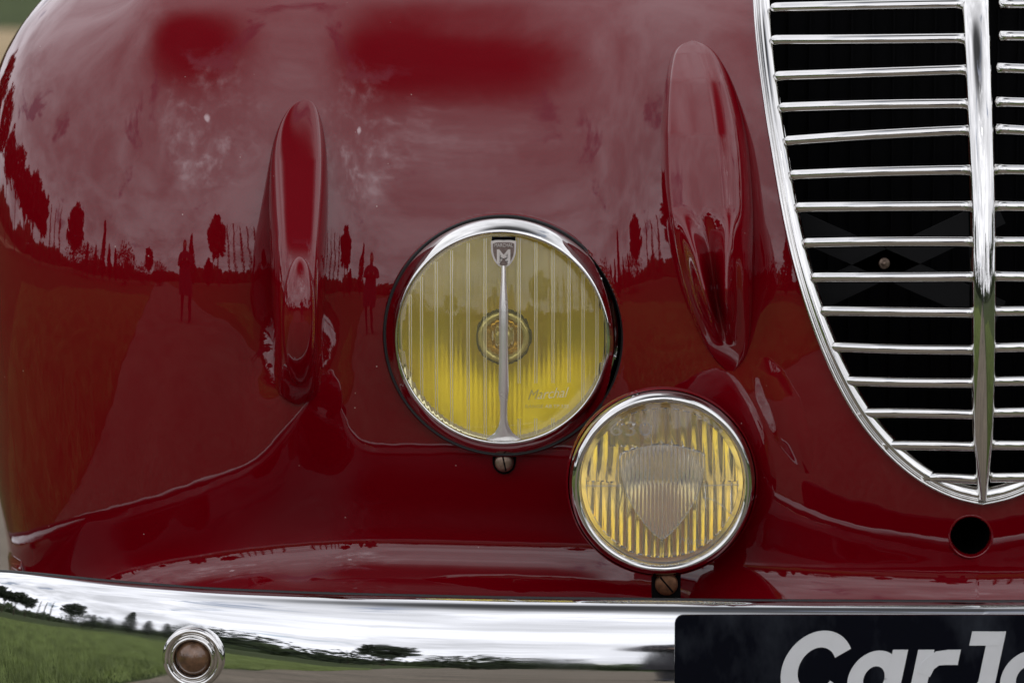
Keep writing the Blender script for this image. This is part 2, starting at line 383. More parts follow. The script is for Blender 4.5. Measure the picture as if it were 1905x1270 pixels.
def surf(sig, tau, disp=True):
    sig = np.asarray(sig, float); tau = np.asarray(tau, float)
    x, yf = prof_x(sig); pz, yg = prof_z(tau)
    dl = np.interp(x, _tx, _dlx)*np.interp(pz, _tz, _dlz); vs = np.interp(x, _tx, _vsx)*np.interp(pz, _tz, _vsz)
    hf = pz > -84
    yg = np.where(hf, np.interp(pz - dl - vs, _vt[_hm, 0], _vt[_hm, 1]), yg)
    # top keeps turning: rows far back shift the fender's flank inwards
    sh = np.interp(pz, _shn[:, 0], _shn[:, 1])
    q = np.clip((330 - x)/330, 0, 1); q = q*q*(3-2*q)
    x = x + sh*q
    X = (x - CX)*S; Y = (yf + yg)*S; Z = ZC - (pz - CY)*S
    P = np.stack(np.broadcast_arrays(X, Y, Z), -1).astype(float)
    amp = np.interp(pz, _swn[:, 0], _swn[:, 1]); sg = np.interp(pz, [700, 1000], [46, 70])
    P[..., 1] -= amp*S*np.exp(-((x-553)/sg)**2/2)
    return P
def solve(px, py):
    """body point seen at a photo pixel"""
    px = np.atleast_1d(np.asarray(px, float)); py = np.atleast_1d(np.asarray(py, float)); px, py = np.broadcast_arrays(px, py)
    a, b = px.copy(), py.copy()
    for _ in range(9):
        q = project(surf(inv_x(a), inv_z(b))); a = a + (px - q[..., 0]); b = b + (py - q[..., 1])
    return surf(inv_x(a), inv_z(b))
def solve_n(px, py):
    p = solve(px, py); e = 2.0
    dx = solve(np.asarray(px)+e, py) - solve(np.asarray(px)-e, py); dz = solve(px, np.asarray(py)-e) - solve(px, np.asarray(py)+e)
    n = np.cross(dx, dz); n /= np.linalg.norm(n, axis=-1)[..., None]
    return p, n
hp = solve(937, 624)[0]; _hy = hp[1] + 0.003
HLC = W(937, 624, _hy); HLY = _hy
# ---- grille outline (photo pixels, left half) ----------------------
G_OUT = [(1397, -88), (1398, -50), (1400, 0), (1408, 100), (1425, 230), (1450, 390), (1480, 520), (1520, 640), (1570, 750), (1630, 832), (1700, 892), (1770, 926), (1828, 938)]
G_IN = [(1429, -88), (1430, -50), (1432, 0), (1438, 80), (1453, 200), (1470, 290), (1494, 430), (1522, 540), (1562, 650), (1612, 748), (1662, 812), (1722, 868), (1780, 898), (1828, 908)]
GC = 1828.0
go = spline(G_OUT, 90); gi = spline(G_IN, 90)
gm = (go + gi)/2
def mirror(p): q = p[::-1].copy(); q[:, 0] = 2*GC - q[:, 0]; return q[1:]
gfull = np.vstack([gm, mirror(gm)])
# ---- body shell ----------------------------------------------------
def steps(*seg):
    out = [seg[0][0]]
    for a, b, d in seg:
        n = max(1, int(round((b-a)/d))); out += list(np.linspace(a, b, n+1)[1:])
    return np.array(out)
def build_body():
    sc = steps((-2300, -700, 60), (-700, 2*SIGC-1500, 4), (2*SIGC-1500, SIGC+260, 4), (SIGC+260, 2*SIGC+640, 14), (2*SIGC+640, 2*SIGC+2300, 80))
    tr = steps((-2900, -1300, 70), (-1300, -640, 10), (-640, TAU_END, 4))
    G, H = np.meshgrid(sc, tr); P = surf(G, H)
    nr0, nc = P.shape[:2]
    # splash apron: from the body's lower edge out to the bumper
    last = P[-1]; prev = P[-4]; tang = last - prev; tang /= np.linalg.norm(tang, axis=1)[:, None]
    tgt = apron_target(last)
    rows = []
    for t in np.linspace(0, 1, 15)[1:]:
        L = np.linalg.norm(tgt-last, axis=1)[:, None]
        c = last + tang*L*0.45
        rows.append((1-t)**2*last + 2*t*(1-t)*c + t*t*tgt)
    lipd = rows[-1] + np.array([0, 0.004, -0.02]); rows.append(rows[-1]+np.array([0, 0.0005, -0.004])); rows.append(lipd)
    P = np.concatenate([P, np.array(rows)], 0); nr = P.shape[0]
    V = P.reshape(-1, 3).copy(); F = np.array(grid_faces(nr, nc))
    dx, dz = V[:, 0]-HLC[0], V[:, 2]-HLC[2]; rr = np.hypot(dx, dz)/S
    near = (np.abs(rr-222) < 3.2) & (V[:, 1] < 0.3)                  # clean round edge of the lamp opening
    V[near, 0] = HLC[0] + dx[near]*222/rr[near]; V[near, 2] = HLC[2] + dz[near]*222/rr[near]
    rr = np.where(near, 222, rr)
    cen = V[F].mean(1); pq = project(cen)
    poly = gfull
    inside = np.zeros(len(F), bool); cand = np.where((pq[:, 0] > 1380) & (pq[:, 0] < 2300) & (pq[:, 1] > -87) & (pq[:, 1] < 950) & (cen[:, 1] < 0.4))[0]
    x, y = pq[cand, 0], pq[cand, 1]; c = np.zeros(len(cand), bool)
    pp = np.vstack([poly, poly[:1]])
    for (x1, y1), (x2, y2) in zip(pp[:-1], pp[1:]):
        if y1 == y2: continue
        m = ((y1 > y) != (y2 > y)) & (x < (x2-x1)*(y-y1)/(y2-y1)+x1); c ^= m
    inside[cand] = c
    inside |= np.hypot(pq[:, 0]-1806, pq[:, 1]-998) < 38.8
    inside |= (rr[F].min(1) < 221) & (cen[:, 1] < 0.3)
    F = F[~inside]
    o = mesh_obj('body_shell', V, F, 'paint', car)
    if o.data.polygons[len(F)//2].normal.y > 0: o.data.flip_normals()
    return o
# ---- bumper shape --------------------------------------------------
BXC = 1828.0
_bx = np.arange(-260, BXC+1, 1.0)
_bn = gsm(np.interp(_bx, [-260, -150, -60, 0, 100, 200, 400, 900, 1400, BXC], [-86, -80, -68, -55, -38, -25, -13.5, -6.5, -4, -1.5]), 30)
_by = np.cumsum(np.tan(np.radians(_bn))); _by = (_by - _by[-1])*S - 0.176
_bt = np.interp(_bx, [-260, 0, 100, 200, 400, 600, 950, 1400, BXC], [1062, 1063, 1072, 1083, 1098, 1106, 1114, 1119, 1121])   # nominal top edge row
_bt = gsm(_bt, 40)
def bumper_xy(x):
    m = np.where(x > BXC, 2*BXC - x, x); return np.interp(m, _bx, _by), np.interp(m, _bx, _bt)
def bumper_top(px):
    """3D top edge of the bumper for nominal columns"""
    px = np.asarray(px, float); y, t = bumper_xy(px)
    mm = np.where(px > BXC, 2*BXC-px, px)
    p = W(mm, t, y); xc = W(BXC, 1121, bumper_xy(np.array([BXC]))[0])[0, 0]
    p[..., 0] = np.where(px > BXC, 2*xc - p[..., 0], p[..., 0]); return p
_bcols = np.r_[np.arange(-255, BXC, 6.0), np.arange(BXC, 2*BXC+256, 12.0)]
_btop = bumper_top(_bcols)
def apron_target(last):
    x = np.clip(last[:, 0], _btop[0, 0], _btop[-1, 0])
    o = np.argsort(_btop[:, 0])
    y = np.interp(x, _btop[o, 0], _btop[o, 1]) + 0.012; z = np.interp(x, _btop[o, 0], _btop[o, 2]) - 0.001
    y = np.minimum(y, last[:, 1] - 0.004)
    far = last[:, 1] > 0.25
    t = np.stack([last[:, 0], y, z], -1)
    far |= project(last)[:, 0] < 40
    t[far] = last[far] + np.array([0, -0.004, -0.01])
    return t
body = build_body()
body['label'] = 'glossy burgundy fender, valley and nose panel'
# ---- bumper --------------------------------------------------------
def build_bumper():
    # normal elevation along the section: centre and wrapped end, distance below the top edge in px
    d = np.arange(0, 330.0, 1.0)
    eA = gsm(np.interp(d, [0, 5, 12, 30, 60, 80, 102, 122, 150, 200, 260, 300, 330], [80, 54, 38, 24, 14.5, 11, 8, 5.4, 1.0, -5, -18, -45, -70]), 3)
    eB = gsm(np.interp(d, [0, 5, 12, 25, 46, 66, 85, 130, 200, 260, 300, 330], [80, 50, 34, 21, 13.5, 9, 5.4, 1.8, -3, -18, -45, -70]), 3)
    yA = np.cumsum(-np.tan(np.radians(eA))); yB = np.cumsum(-np.tan(np.radians(eB)))
    sel = np.r_[np.arange(0, 20, 1.5), np.arange(20, 329, 5)].astype(int)
    back = [(-1, 4), (2, 12), (10, 22), (30, 22)]                 # rolled rear lip
    V = []; cols = _bcols
    T = np.gradient(_btop, axis=0); T[:, 2] = 0; T /= np.linalg.norm(T, axis=1)[:, None]
    Nf = np.stack([T[:, 1], -T[:, 0], np.zeros(len(T))], -1)        # outward (towards -y)
    k = np.interp(np.minimum(cols, 2*BXC-cols), [-255, 150, 350, 700, 900, BXC], [0, 0, 0.25, 0.85, 1.0, 1.0]); k = k*k*(3-2*k)
    for i in range(len(cols)):
        row = []
        for dd, yy in back[::-1]: row.append(_btop[i] - Nf[i]*yy*S + np.array([0, 0, -dd*S]))
        for q in sel: row.append(_btop[i] - Nf[i]*(yA[q]*k[i]+yB[q]*(1-k[i]))*S + np.array([0, 0, -d[q]*S]))
        V += row
    o = mesh_obj('bumper', V, grid_faces(len(cols), len(back)+len(sel)), 'bumper', car)
    return fix_normals(o), V, len(back)+len(sel)
bumper, BV, BM = build_bumper()
BVp = project(np.array(BV)); BVa = np.array(BV)
def bumper_pt(px, py):
    d = np.hypot(BVp[:, 0]-px, BVp[:, 1]-py); d[BVa[:, 0] > 1.2] = 1e9
    k = np.argsort(d)[:4]; return BVa[k].mean(0)
# dark weather strip between body and bumper
def strip():
    s = np.array([(-4, -3), (-3, 2.5), (0, 4), (3, 2.5), (4, -3)])*S
    q = _btop[::2].copy(); q[:, 1] += 0.007; q[:, 2] -= 0.0005
    o = sweep('bumper_seal', q, s, np.tile([0, -0.4, 1.0], (len(q), 1)), 'rubber', car)
strip()
# ---- pods on the body ----------------------------------------------
def height_patch(name, rows, cfun, hfun, nq=61, power=1.0, sink=0.003):
    """rows: photo rows; cfun(row) -> left, right columns; hfun(q,row) -> height in px, q in -1..1"""
    V = []; Q = np.linspace(-1, 1, nq); Q = np.sin(Q*math.pi/2)
    for r in rows:
        l, rr = cfun(r); px = (l+rr)/2 + Q*(rr-l)/2
        p = solve(px, np.full(nq, r)); h = np.array([hfun(q, r) for q in Q])
        # keep the ray: move towards the camera so the outline stays put
        dirv = CAM - p; dirv /= np.linalg.norm(dirv, axis=1)[:, None]
        V.append(p + dirv*(h*S)[:, None] - dirv*(sink*(np.abs(Q) > 0.999))[:, None])
    V = np.array(V).reshape(-1, 3)
    o = mesh_obj(name, V, grid_faces(len(rows), nq), 'paint', body)
    if o.data.polygons[len(o.data.polygons)//2].normal.y > 0: o.data.flip_normals()
    return o
def ip(r, a): a = np.array(a, float); return np.interp(r, a[:, 0], a[:, 1])
def sm(t): t = min(1, max(0, t)); return t*t*(3-2*t)
_pl = np.array(spline([(186, 568), (189, 552), (205, 534), (240, 516), (290, 504), (370, 499), (480, 502), (600, 507), (680, 508), (725, 512), (745, 528), (752, 548)], 200))
_pr = np.array(spline([(186, 570), (189, 581), (205, 592), (240, 602), (290, 609), (370, 612), (480, 608), (600, 603), (680, 601), (725, 596), (745, 582), (752, 560)], 200))
_ph = np.array(spline([(186, 0), (220, 12), (250, 24), (300, 46), (350, 72), (400, 101), (470, 142), (530, 160), (580, 160), (640, 138), (700, 84), (735, 36), (752, 12)], 200))
def pod_h(q, r):
    e = (max(0, 1-abs(q)**5.0))**0.5
    return (ip(r, _ph) + 0.37*q*0.5*(ip(r, _pr)-ip(r, _pl))*min(1, ip(r, _ph)/45))*e
height_patch('fender_pod', np.r_[np.linspace(186, 200, 8), np.linspace(203, 752, 124)], lambda r: (ip(r, _pl), ip(r, _pr)), pod_h)
# oval nose on the pod
def pod_nose():
    V = []; n = 40; m = 48
    for i in range(n+1):
        a = i/n*math.pi/2
        for j in range(m):
            t = 2*math.pi*j/m; rr = math.sin(a)**0.9
            px = 557 + 33*rr*math.cos(t); py = 600 - (124 if math.sin(t) > 0 else 118)*rr*math.sin(t)
            V.append((px, py, (1-min(1, rr)**3)**0.5))
    A = np.array(V); p = solve(A[:, 0], A[:, 1]); d = CAM - p; d /= np.linalg.norm(d, axis=1)[:, None]
    q = np.clip((A[:, 0]-555)/50, -1, 1)
    base = np.array([pod_h(qq, r) for qq, r in zip(q, A[:, 1])])
    P = p + d*((base - 3 + A[:, 2]*20 + 12*(1-np.abs(A[:, 1]-600)/124))*S)[:, None]
    F = grid_faces(n+1, m, True)
    o = mesh_obj('pod_nose', P, F, 'paint', body); fix_normals(o)
pod_nose()
# hood-side scoop
_sl = np.array(spline([(76, 1286), (82, 1264), (100, 1248), (150, 1236), (250, 1228), (350, 1229), (450, 1242), (550, 1268), (630, 1302), (670, 1328), (690, 1352)], 200))
_sr = np.array(spline([(76, 1292), (82, 1312), (100, 1334), (150, 1362), (250, 1390), (350, 1400), (450, 1403), (550, 1401), (630, 1396), (670, 1386), (690, 1366)], 200))
def scoop_h(q, r):
    H = ip(r, [(76, 0), (84, 12), (100, 30), (150, 62), (250, 92), (400, 104), (470, 98), (540, 76), (610, 40), (690, 0)])
    k = ip(r, [(76, 0.0), (130, 0.2), (400, 0.3), (500, 0.6)])                     # where the face turns into the right flank
    if q < -0.8: f = 1.15*(max(0, 1-((q+0.8)/0.2)**2))**0.5
    elif q < k: t = (q+0.8)/(k+0.8); f = 1.15 - 0.30*t - 0.07*math.sin(t*math.pi)**1.0
    else: t = (q-k)/(1-k); f = 0.85*(max(0, 1-t**1.7))**0.75
    h = H*f
    if r > 385:
        a = ip(r, [(385, 0), (400, 3), (460, 30), (540, 68), (565, 66), (600, 30), (640, 0)])
        ql = ip(r, [(400, -0.58), (470, -0.42), (560, -0.32), (640, -0.2)]); qr = ip(r, [(385, 0.50), (470, 0.34), (560, 0.22), (640, 0.2)])
        h += a*(math.exp(-((q-ql)/0.20)**2) + math.exp(-((q-qr)/0.20)**2)) - 0.35*a*math.exp(-((q-(ql+qr)/2)/0.16)**2)
    return h
height_patch('hood_scoop', np.r_[np.linspace(76, 100, 12), np.linspace(102, 690, 130)], lambda r: (ip(r, _sl), ip(r, _sr)), scoop_h, nq=91)
# small ridge beside the grille
def ridge():
    def c(r):
        m = ip(r, [(664, 1424), (700, 1432), (780, 1462), (880, 1500)]); w = ip(r, [(664, 8), (690, 30), (740, 42), (820, 36), (880, 10)]); return m-w, m+w
    def h(q, r): return ip(r, [(664, 0), (700, 6), (750, 9), (820, 6), (880, 0)])*(max(0, 1-abs(q)**2))**1.6
    height_patch('grille_ridge', np.linspace(664, 880, 60), c, h, nq=31)
ridge()
# ---- grille --------------------------------------------------------
def build_grille():
    p, n = solve_n(gfull[:, 0], gfull[:, 1])
    k = np.array([[-17.5, -12], [-17.5, -2], [-16, 3], [-11, 8], [-4, 11.5], [2, 12], [5, 9], [6.5, 6.5], [8, 7.5], [10, 12], [13, 13.5], [15.5, 11], [17, 4], [17, -26]])
    kk = np.array(spline(k, 44, 2))*S*1.0
    nn = n*0.15 + np.array([0, -0.85, 0.05])
    o = sweep('grille', p, kk, nn, 'chrome', car)
    return o
grille = build_grille()
# orientation test: the inner rim (long flange) must point to the middle
L = [(1440, 15, 1790, 8), (1440, 75, 1790, 72), (1447, 142, 1795, 130), (1455, 200, 1797, 193), (1465, 262, 1797, 242), (1475, 325, 1800, 316), (1485, 385, 1800, 383), (1500, 451, 1805, 449),
     (1514, 515, 1808, 514), (1532, 577, 1808, 581), (1552, 644, 1808, 650), (1577, 707, 1808, 711), (1602, 766, 1808, 770), (1642, 826, 1806, 829), (1718, 886, 1808, 890)]
RY = [8, 68, 127, 190, 240, 315, 383, 449, 513, 578, 646, 708, 766, 826, 886]
def bar(x0, y0, x1, y1, flip=False):
    n = 16; t = np.linspace(0, 1, n); px = x0 + (x1-x0)*t; py = y0 + (y1-y0)*t + np.sin(t*math.pi)*random.uniform(-1.5, 1.5)
    if flip: px = 2*GC - px
    p = solve(px, py); p[:, 1] -= 0.002
    a = np.linspace(-math.pi/2, math.pi/2, 11)
    sec = [(math.sin(q)*10, math.cos(q)*8) for q in a] + [(8.5, -8), (4, -44), (-2, -44), (-8.5, -8)]
    sec = np.array(sec)*S
    scl = np.ones(n); e = np.array([0.25, 0.75, 0.97]); scl[:3] = e
    # tighten the rounded end
    L0 = np.linalg.norm(p[-1]-p[0]); d0 = (p[-1]-p[0])/L0
    p[1] = p[0] + d0*0.0014; p[2] = p[0] + d0*0.0045; p[3] = p[0]+d0*0.012
    s = sweep('grille_bar', p, sec, np.tile([0, -1.0, 0.10], (n, 1)), 'chrome', grille, True, True, scl)
    return s
for i, (x0, y0, x1, y1) in enumerate(L):
    bar(x0-7, y0, x1+10, y1)
    bar(x0-7, y0 + (RY[i]-y1)*0.3, x1+6, RY[i], True)
def center_bar():
    c = spline([(1812, -110), (1814, 0), (1819, 120), (1824, 250), (1829, 400), (1830, 560), (1829, 700), (1828, 820), (1827, 905), (1827, 926)], 70)
    w = np.interp(c[:, 1], [-110, 0, 250, 400, 560, 700, 800, 870, 926], [26, 26, 25, 24, 23.5, 23, 21, 15, 8])
    p = solve(c[:, 0], c[:, 1]); p[:, 1] -= 0.006
    V = []; m = 15
    for i in range(len(c)):
        for q in np.linspace(-1, 1, m):
            h = 13*(1-abs(q)**2.2)
            if abs(q) > 0.99: h = -28
            V.append(p[i] + np.array([q*w[i]*S, -h*S, 0]))
    o = mesh_obj('centre_bar', V, grid_faces(len(c), m), 'chrome', grille); fix_normals(o)
    if o.data.polygons[m*20+7].normal.y > 0: o.data.flip_normals()
center_bar()
# interior: black radiator with cross straps
ry = solve(1828, 500)[0, 1] + 0.30
def boxpts(x0, x1, y0, y1, z0, z1):
    return [(x, y, z) for x in (x0, x1) for y in (y0, y1) for z in (z0, z1)], [(0, 1, 3, 2), (4, 6, 7, 5), (0, 4, 5, 1), (2, 3, 7, 6), (0, 2, 6, 4), (1, 5, 7, 3)]
v, f = boxpts(0.19, 0.69, ry, ry+0.06, 0.42, 1.06); mesh_obj('radiator', v, f, 'dark', car, False)
for x in np.arange(0.205, 0.67, 0.02):
    v, f = boxpts(x-0.001, x+0.001, ry-0.006, ry-0.0005, 0.45, 1.05)
    mesh_obj('radiator_fin', v, f, 'dark', car, False)
def strap(a, b, wd):
    y = ry - 0.19; A = W(a[0], a[1], y); B = W(b[0], b[1], y)
    d = B - A; d /= np.linalg.norm(d); nn = np.array([-d[2], 0, d[0]])*wd*S
    V = [A-nn, A+nn, B+nn, B-nn]; V = V + [q+np.array([0, 0.004, 0]) for q in V]
    mesh_obj('brace_strap', V, [(0, 1, 2, 3), (7, 6, 5, 4), (0, 4, 5, 1), (1, 5, 6, 2), (2, 6, 7, 3), (3, 7, 4, 0)], 'strap', car, False)
strap((1440, 400), (1860, 585), 26); strap((1440, 590), (1860, 392), 26)
bc = W(1645, 490, ry-0.192)
lathe('brace_bolt', [(0, 5), (4, 5), (5, 3), (9, 3), (11, 1), (11, -3)], bc, (0, -1, 0.1), 'screw', car, 20)
# added unseen dark panels so that no daylight leaks in from behind
v, f = boxpts(0.10, 0.80, ry+0.061, ry+0.07, 0.40, 1.07); mesh_obj('light_block_back', v, f, 'dark', car, False)
v, f = boxpts(0.19, 0.69, ry-0.2, ry, 0.41, 0.419); mesh_obj('light_block_floor', v, f, 'dark', car, False)
# ---- crank hole ----------------------------------------------------
def crank():
    t = np.linspace(0, 2*math.pi, 65)[:-1]
    V = []; prof = [(42.5, -0.5), (41.8, 0.3), (40, 0.5), (38.4, 0.1), (38.0, -3), (38.0, -12)]
    for r, h in prof:
        p, n = solve_n(1806 + r*np.cos(t), 998 + r*0.97*np.sin(t)); V.append(p + n*(h*S))
    return fix_normals(mesh_obj('crank_hole_rim', np.array(V).reshape(-1, 3), grid_faces(len(prof), 64, True), 'paint', body))
crank()
hc = solve(1806, 998)[0]
lathe('crank_tube', [(42, -8), (42, -200), (0, -200)], hc, (0, -1, 0), 'dark', body, 40)
# ================================================================== HEADLIGHT
def lens(name, c, Rr, dome, thick, flute, mat, parent, cut=None, colstep=1.5, rows=44, frontf=None):
    """glass: smooth domed front, fluted back; closed mesh. units px"""
    xs = np.arange(-Rr+0.6, Rr-0.5, colstep); n = len(xs)
    k = np.linspace(-1, 1, rows)
    V = []
    for side in (0, 1):
        for x in xs:
            h = math.sqrt(Rr*Rr - x*x)
            for q in k:
                z = q*h; r2 = (x*x+z*z)/(Rr*Rr); d = dome*(1-r2)
                if side == 0: d = d + (frontf(x, z) if frontf else 0)
                else: d = d - thick + flute(x, z)
                V.append((c[0]+x*S, c[1]-d*S, c[2]+z*S))
    F = []; off = n*rows
    for i in range(n-1):
        for j in range(rows-1):
            a = i*rows+j; F.append((a, a+rows, a+rows+1, a+1)); F.append((off+a, off+a+1, off+a+rows+1, off+a+rows))
        for j in (0, rows-1):
            a = i*rows+j; F.append((a, off+a, off+a+rows, a+rows) if j == 0 else (a, a+rows, off+a+rows, off+a))
    for i in (0, n-1):
        for j in range(rows-1):
            a = i*rows+j; F.append((a, a+1, off+a+1, off+a))
    o = fix_normals(mesh_obj(name, V, F, mat, parent)); sharp(o, 40); return o
AX = (0, -1, 0); HAX = (-0.10, -0.995, 0.02)
rimc = Vector((HLC[0], HLY, HLC[2]))
lathe('headlight_bucket', [(222, -70), (226, -60), (227, -10), (229, -2), (228.5, 2), (226, 3), (222, 0)], rimc, HAX, 'paint', car, 128)
lathe('headlight_gasket', [(227, 0), (227, 5), (224, 7), (219, -6)], rimc, HAX, 'rubber', car, 128)
headlight = lathe('headlight', [(223, -30), (223.5, 0), (222.5, 6), (220, 12), (215, 20), (209, 28), (203, 34), (198.5, 37), (196, 36.5), (194.8, 34), (194.5, 6)], rimc, HAX, 'chrome', car, 160)
headlight['label'] = 'large round headlight with chrome rim and yellow glass'
lc = (HLC[0], HLY - 22*S, HLC[2] - 1.5*S)
def hl_flute(x, z):
    t = (x+15) % 31.0
    h = -0.8*math.sin(math.pi*t/31.0) + 0.32*math.sin(x*0.72 + 0.8*math.sin(x*0.05))             # shallow cylindrical flute
    if x > 40 and -150 < z < -85: h = -0.6
    return h
lens('headlight_lens', lc, 195.5, 34, 9, hl_flute, 'glass_yellow', headlight, colstep=0.8)
lathe('reflector', [(188, -2)] + [(188*math.sqrt(k), -2-56*(1-k)) for k in np.linspace(0.97, 0.02, 40)], rimc, (0, -1, 0.03), 'reflector', headlight, 96)
lathe('bulb_shield', [(47, -10), (49, -2), (47, 6), (42, 9), (37, 6), (35, -2), (34, -20)], (lc[0], lc[1]-12*S, lc[2]+4*S), AX, 'satin', headlight, 64)
lathe('shield_edge', [(48, -14), (52, -6), (52, 2), (49.5, 5), (48, 2)], (lc[0], lc[1]-12*S, lc[2]+4*S), AX, 'rubber', headlight, 64)
lathe('bulb_ring', [(35, -8), (30, -3), (24, -6), (21, -14)], (lc[0], lc[1]-12*S, lc[2]+4*S), AX, 'gold', headlight, 48)
lathe('bulb', [(0, 4), (7, 3.2), (13, 0.5), (17, -4), (18, -10), (15, -60), (12, -90)], (lc[0], lc[1]-12*S, lc[2]+4*S), AX, 'satin', headlight, 40)
def dome_y(x, z): return lc[1] - 34*S*(1 - (x*x+z*z)/(195.5**2))
def hl_strip():
    zs = np.r_[np.linspace(138, -150, 60), np.linspace(-154, -193, 24)]
    V = []; m = 11
    for z in zs:
        w = ip(-z, [(-138, 4.5), (-110, 5), (-60, 8.5), (0, 8), (60, 9), (95, 9.5), (120, 7), (150, 7), (165, 9.5), (178, 17), (187, 28), (193, 38)])
        for q in np.linspace(-1, 1, m):
            h = 1 + 5*(1-abs(q)**2.4); x = q*w
            V.append((lc[0]+x*S, dome_y(x, z) - h*S, lc[2]+z*S))
    o = mesh_obj('trim_strip', V, grid_faces(len(zs), m), 'satin', headlight); fix_normals(o)
    if o.data.polygons[200].normal.y > 0: o.data.flip_normals()
hl_strip()
def poly_plate(name, pts, c, d, th, mat, parent, hole=None):
    """flat outline (px, z up) -> solid plate facing the viewer"""
    n = len(pts); V = [(c[0]+x*S, c[1]-(d+th)*S, c[2]+z*S) for x, z in pts] + [(c[0]+x*S, c[1]-d*S, c[2]+z*S) for x, z in pts]
    F = [tuple(range(n)), tuple(range(2*n-1, n-1, -1))] + [(i, (i+1) % n, n+(i+1) % n, n+i) for i in range(n)]
    return fix_normals(mesh_obj(name, V, F, mat, parent, False))
half = [(0, 27), (12, 27.5), (21, 26), (23.5, 24), (23.5, 10), (21.5, -2), (16.5, -13), (9, -21.5), (0, -28)]
hs = np.vstack([spline(half[:4], 12), spline(half[3:], 20)])
shield = np.vstack([hs, (hs*[-1, 1])[::-1]]); 
bz = dome_y(0, 155)
bcn = (lc[0], bz - 1.5*S, lc[2] + 158*S)
poly_plate('badge', [tuple(p) for p in shield[::1]], bcn, -6, 9, 'badge_metal', headlight)
poly_plate('badge_field', [tuple(p) for p in shield*0.84], bcn, 3, 0.8, 'badge_field', headlight)
part_text('badge_lettering', 'M', 25*S*1.5, (bcn[0], bcn[1]-4.6*S, bcn[2]-5*S), headlight, 'badge_metal', 0.0004, bold=0.0003)
part_text('badge_lettering', 'MARCHAL', 9.5*S, (bcn[0], bcn[1]-4.6*S, bcn[2]+17.5*S), headlight, 'badge_metal', 0.0003, width=34*S)
v, f = boxpts(-22*S, 22*S, -2*S, 5*S, 26*S, 33*S); o = mesh_obj('badge_gap_dark', v, f, 'dark', headlight, False); o.data.transform(Matrix.Translation(bcn))  # dark block stands in for the black gap above the badge
# raised script on the glass
def lens_ribs():
    for xo in (-174, -153, -125.4, -97, -66, -34.4, 29, 60, 92, 122, 148, 174):
        V = []; F = []
        zmax = math.sqrt(193**2 - xo*xo) - 3
        spans = [(zmax, -zmax)] if xo < 0 or xo > 125 else [(zmax, -82), (-150, -zmax)]
        for z1, z0 in spans:
            if z0 > z1 - 6: continue
            for dx in (-2.0, 2.0):
                b = len(V); n = 30
                for z in np.linspace(z1, z0, n):
                    for w, h in ((-0.9, -0.3), (0, 0.7), (0.9, -0.3)):
                        x = xo+dx+w; V.append((lc[0]+x*S, dome_y(x, z)-h*S, lc[2]+z*S))
                F += [tuple(b+i for i in f) for f in grid_faces(n, 3)]
        o = mesh_obj('lens_rib', V, F, 'emboss', headlight); fix_normals(o)
lens_ribs()
def script():
    base = (lc[0] + 80*S, dome_y(80, -103) - 0.3*S, lc[2] - 103*S)
    part_text('glass_script', 'Marchal', 27*S, base, headlight, 'emboss', 0.0003, 0.45, Matrix.Rotation(R(-4), 4, 'Y') @ Matrix.Rotation(R(90), 4, 'X'), width=78*S)
    part_text('glass_script', 'RANGÉ AB.TP.335', 9*S, (lc[0]+80*S, dome_y(80, -127)-0.3*S, lc[2]-127*S), headlight, 'emboss', 0.0003, 0.2, width=82*S)
script()
def screw(name, px, py, y, r, parent, mat='screw', tilt=20):
    c = W(px, py, y)
    s = lathe(name, [(0, 6), (r*0.5, 5.6), (r*0.8, 4.4), (r*0.97, 2), (r, 0), (r, -24)], c, AX, mat, parent, 32)
    v, f = boxpts(-r*0.86*S, r*0.86*S, -6.2*S, -3.5*S, -1.5*S, 1.5*S)
    o = mesh_obj('screw_slot', v, f, 'dark', parent, False); o.data.transform(Matrix.Translation(Vector(c)) @ Matrix.Rotation(R(tilt), 4, 'Y'))
    return s
ys = solve(938, 865)[0, 1]
tabp = [(-22, 24), (-22, -2), (-18, -13), (-10, -20), (0, -22.5), (10, -20), (18, -13), (22, -2), (22, 24)]
poly_plate('screw_recess', tabp, W(938, 860, ys-0.004), -8, 9, 'dark', headlight)
screw('rim_screw', 938, 860, ys-0.010, 18, headlight, 'screw', 78)
# ================================================================== FOG LAMP
fy = solve(1240, 900)[0, 1] - 0.085
fc = W(1232, 899, fy)
fog = lathe('fog_light', [(171, -34), (171, -8), (169, -2), (166, 8), (161, 14), (156, 15.5), (152, 13), (149.5, 8), (148.5, 0), (148.5, -12)], fc, AX, 'chrome', car, 128)
fog['label'] = 'small round fog light with fluted clear glass'
lathe('housing', [(172, -8), (175, -14), (175, -30), (168, -60), (150, -110), (110, -165), (60, -195), (0, -200)], fc, AX, 'paint', fog, 96)
flc = (fc[0], fc[1]+2*S, fc[2])
fsh_h = np.array(spline([(0, 72), (30, 70), (60, 61), (78, 55), (77, 30), (70, -5), (55, -40), (33, -72), (12, -95), (2, -102), (0, -103)], 40))
fsh = np.vstack([fsh_h, (fsh_h*[-1, 1])[::-1][1:-1]])
def in_shield(x, z):
    if z > 72 or z < -103: return False
    o = np.argsort(fsh_h[:, 1]); return abs(x) < np.interp(z, fsh_h[o, 1], fsh_h[o, 0])
def fog_flute(x, z):
    if in_shield(x, z): return 4 - 1.6*abs(math.sin(math.pi*x/7.2))
    if z < 3: t = math.pi*x/15.5
    else: t = math.pi*x/19.0 + 0.6
    if x*x+z*z > 138**2: return 2
    if x < -20 and 68 < z < 108 and x > -95: return 2 - 1.0*abs(math.sin(t))
    return 2 - 4.2*abs(math.sin(t))
lens('fog_lens', flc, 149, 12, 14, fog_flute, 'glass_clear', fog, colstep=0.9, rows=110)
